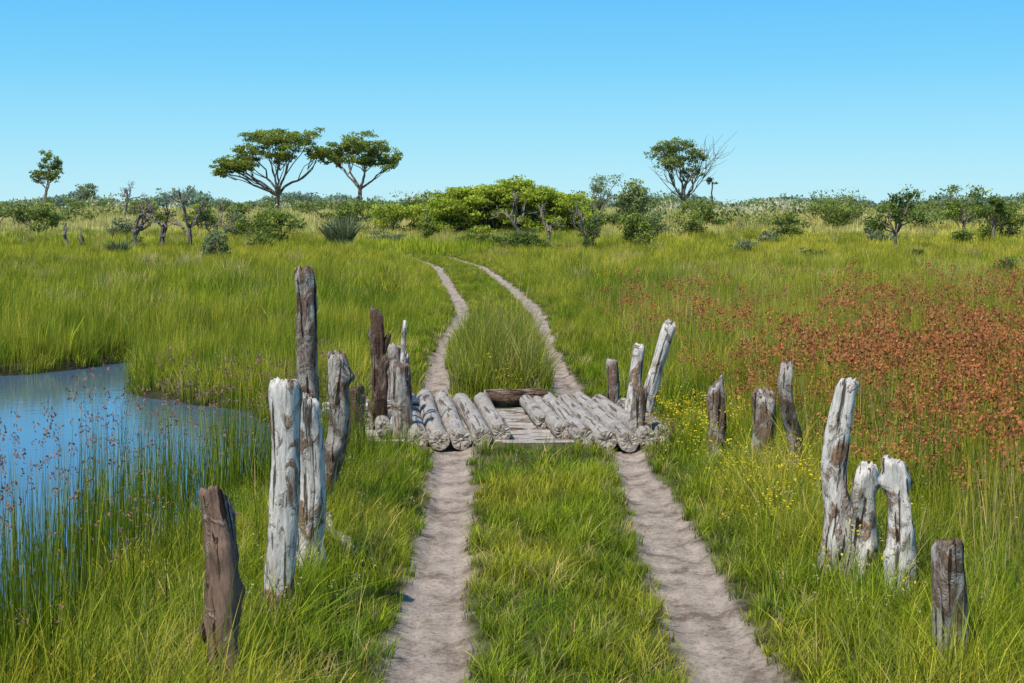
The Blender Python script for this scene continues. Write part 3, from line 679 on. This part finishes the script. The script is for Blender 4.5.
def palmbush(X,Y,w,h,seed):
    t=template('fan_palm_bush',seed,260,w*.16,h,.07,.75,S=3,hvar=.4,droop=.3,out=.95)
    me=t.data;me.materials.clear();me.materials.append(foliage(GB));t.location=(X,Y,gz1(X,Y));scene.collection.objects.link(t)
palmbush(-9.9,84,2.4,2.5,300);palmbush(-10.6,85,2.4,2.1,301);palmbush(-19.4,70,1.8,1.2,302)
def deadtree(name,X,Y,h,spread,seed,mat,r=.11,depth=4):
    rng=np.random.default_rng(seed);A=Acc();g=gz1(X,Y)-.05
    def rec(p,d,L,r,k):
        e=p+d*L;A.limb(p,e,r,r*.65,rng,.07,5,ns=6)
        if k==0:return
        for i in range(rng.integers(2,4)):
            nd=d+rng.normal(0,spread,3);nd[2]+=.12;nd/=np.linalg.norm(nd);rec(e if i else p+d*L*rng.uniform(.5,.9),nd,L*rng.uniform(.55,.85),r*.66,k-1)
    d=np.array([rng.normal(0,.2),0,1.]);rec(np.array([X,Y,g]),d/np.linalg.norm(d),h*.36,r,depth)
    A.done(name,[mat])
W_DD=W_TREE
deadtree('dead_tree',-19.6,80,4.2,.55,70,W_DD,.17);deadtree('dead_tree',-18.4,81,3.9,.6,71,W_DD,.16);deadtree('dead_tree',-20.8,79,3.4,.7,72,W_DD,.15);deadtree('dead_tree',-17.4,82,3.0,.6,82,W_DD,.13)
deadtree('dead_tree',.6,79,3.8,.6,73,W_DD,.14);deadtree('dead_tree',2.0,80,3.3,.7,74,W_DD,.12);deadtree('dead_tree',4.2,77,3.0,.4,75,W_DD,.12)
deadtree('dead_stump',-25.4,81,2.6,.25,76,W_DEAD,.15,1);deadtree('dead_stump',-24.2,80,2.2,.3,77,W_DEAD,.12,1);deadtree('dead_tree',34.8,80,2.6,.5,78,W_DEAD,.10)
deadtree('dead_tree',-35.5,130,4,.5,79,W_DEAD,.15)
rng=np.random.default_rng(90);A=Acc()
for i in range(270):
    Y=rng.uniform(112,270);X=rng.uniform(-.45,.45)*Y;h=rng.uniform(1.1,2.8)*(1+.5*(rng.uniform()<.2));w=h*rng.uniform(1.2,2.6);g=gz1(X,Y)
    for q in range(3):
        c=np.array([X+rng.normal(0,w*.2),Y+rng.normal(0,w*.2),g+h*rng.uniform(.35,.7)]);A.limb((X,Y,g),c,.06,.02,rng,.1,3,ns=4)
        A.leaves(c,(w*.30,w*.3,h*.26),130,.15,rng,sub=8,tight=.24)
A.done('distant_bushes',[W_TREE,foliage((.20,.25,.07))])
rng=np.random.default_rng(91);A=Acc()
for i in range(900):
    Y=rng.uniform(420,800);X=rng.uniform(-.5,.5)*Y
    dn=vn(np.array([X/Y*26+50]),np.array([0.5]),77)[0]
    h=(3.5+8.5*max(0,dn-.15))*Y/600*rng.uniform(.7,1.1);g=gz1(X,Y)
    c=np.array([X,Y,g+h*.6]);A.limb((X,Y,g),c,.25,.1,rng,.05,3,ns=4)
    A.leaves(c,(h*.6,h*.5,h*.38),80,.7,rng,sub=8,tight=.25)
A.done('distant_treeline',[W_TREE,foliage((.17,.24,.18))])  # distance haze painted into the leaf colour: bluer and paler green

# ------------------------------------------------------------ light, sky, camera
el=math.radians(56);sd=np.array([-.62,-.78]);sd/=np.linalg.norm(sd)
S=Vector((sd[0]*math.cos(el),sd[1]*math.cos(el),math.sin(el)))
sun=bpy.data.lights.new('sun','SUN');sun.energy=5;sun.angle=math.radians(.5);sun.color=(1,.94,.84)
so=bpy.data.objects.new('sun',sun);so.rotation_euler=S.to_track_quat('Z','Y').to_euler();scene.collection.objects.link(so)
w=bpy.data.worlds.new('World');scene.world=w;w.use_nodes=True;nt=w.node_tree
bg=nt.nodes['Background']
sk=nt.nodes.new('ShaderNodeTexSky');sk.sky_type='NISHITA';sk.sun_disc=False;sk.sun_elevation=el;sk.sun_rotation=math.atan2(sd[0],sd[1])
sk.air_density=1.0;sk.dust_density=.3;sk.ozone_density=2.0
bg.inputs['Strength'].default_value=.12
tc=nt.nodes.new('ShaderNodeTexCoord');sp=nt.nodes.new('ShaderNodeSeparateXYZ');nt.links.new(tc.outputs['Generated'],sp.inputs[0])
cr=ramp(nt,[(0,(.53,.88,.98)),(.05,(.33,.77,1.0)),(.10,(.18,.65,1.0)),(.16,(.10,.53,1.0)),(.5,(.09,.32,.72)),(1,(.05,.19,.52))],sp.outputs[2])
mu=nt.nodes.new('ShaderNodeMix');mu.data_type='RGBA';mu.blend_type='MULTIPLY';mu.inputs[0].default_value=1;mu.inputs[7].default_value=(8.33,8.33,8.33,1)
nt.links.new(cr.outputs[0],mu.inputs[6])
mi=nt.nodes.new('ShaderNodeMix');mi.data_type='RGBA';mi.inputs[0].default_value=.90
nt.links.new(sk.outputs[0],mi.inputs[6]);nt.links.new(mu.outputs[2],mi.inputs[7]);nt.links.new(mi.outputs[2],bg.inputs['Color'])
cam=bpy.data.cameras.new('camera');co=bpy.data.objects.new('camera',cam);scene.collection.objects.link(co)
co.location=(0,0,2.5);co.rotation_euler=(pi/2,0,0);cam.sensor_width=36;cam.lens=50;cam.shift_y=-(341.5-210)/1024
cam.clip_start=.1;cam.clip_end=10000
scene.camera=co
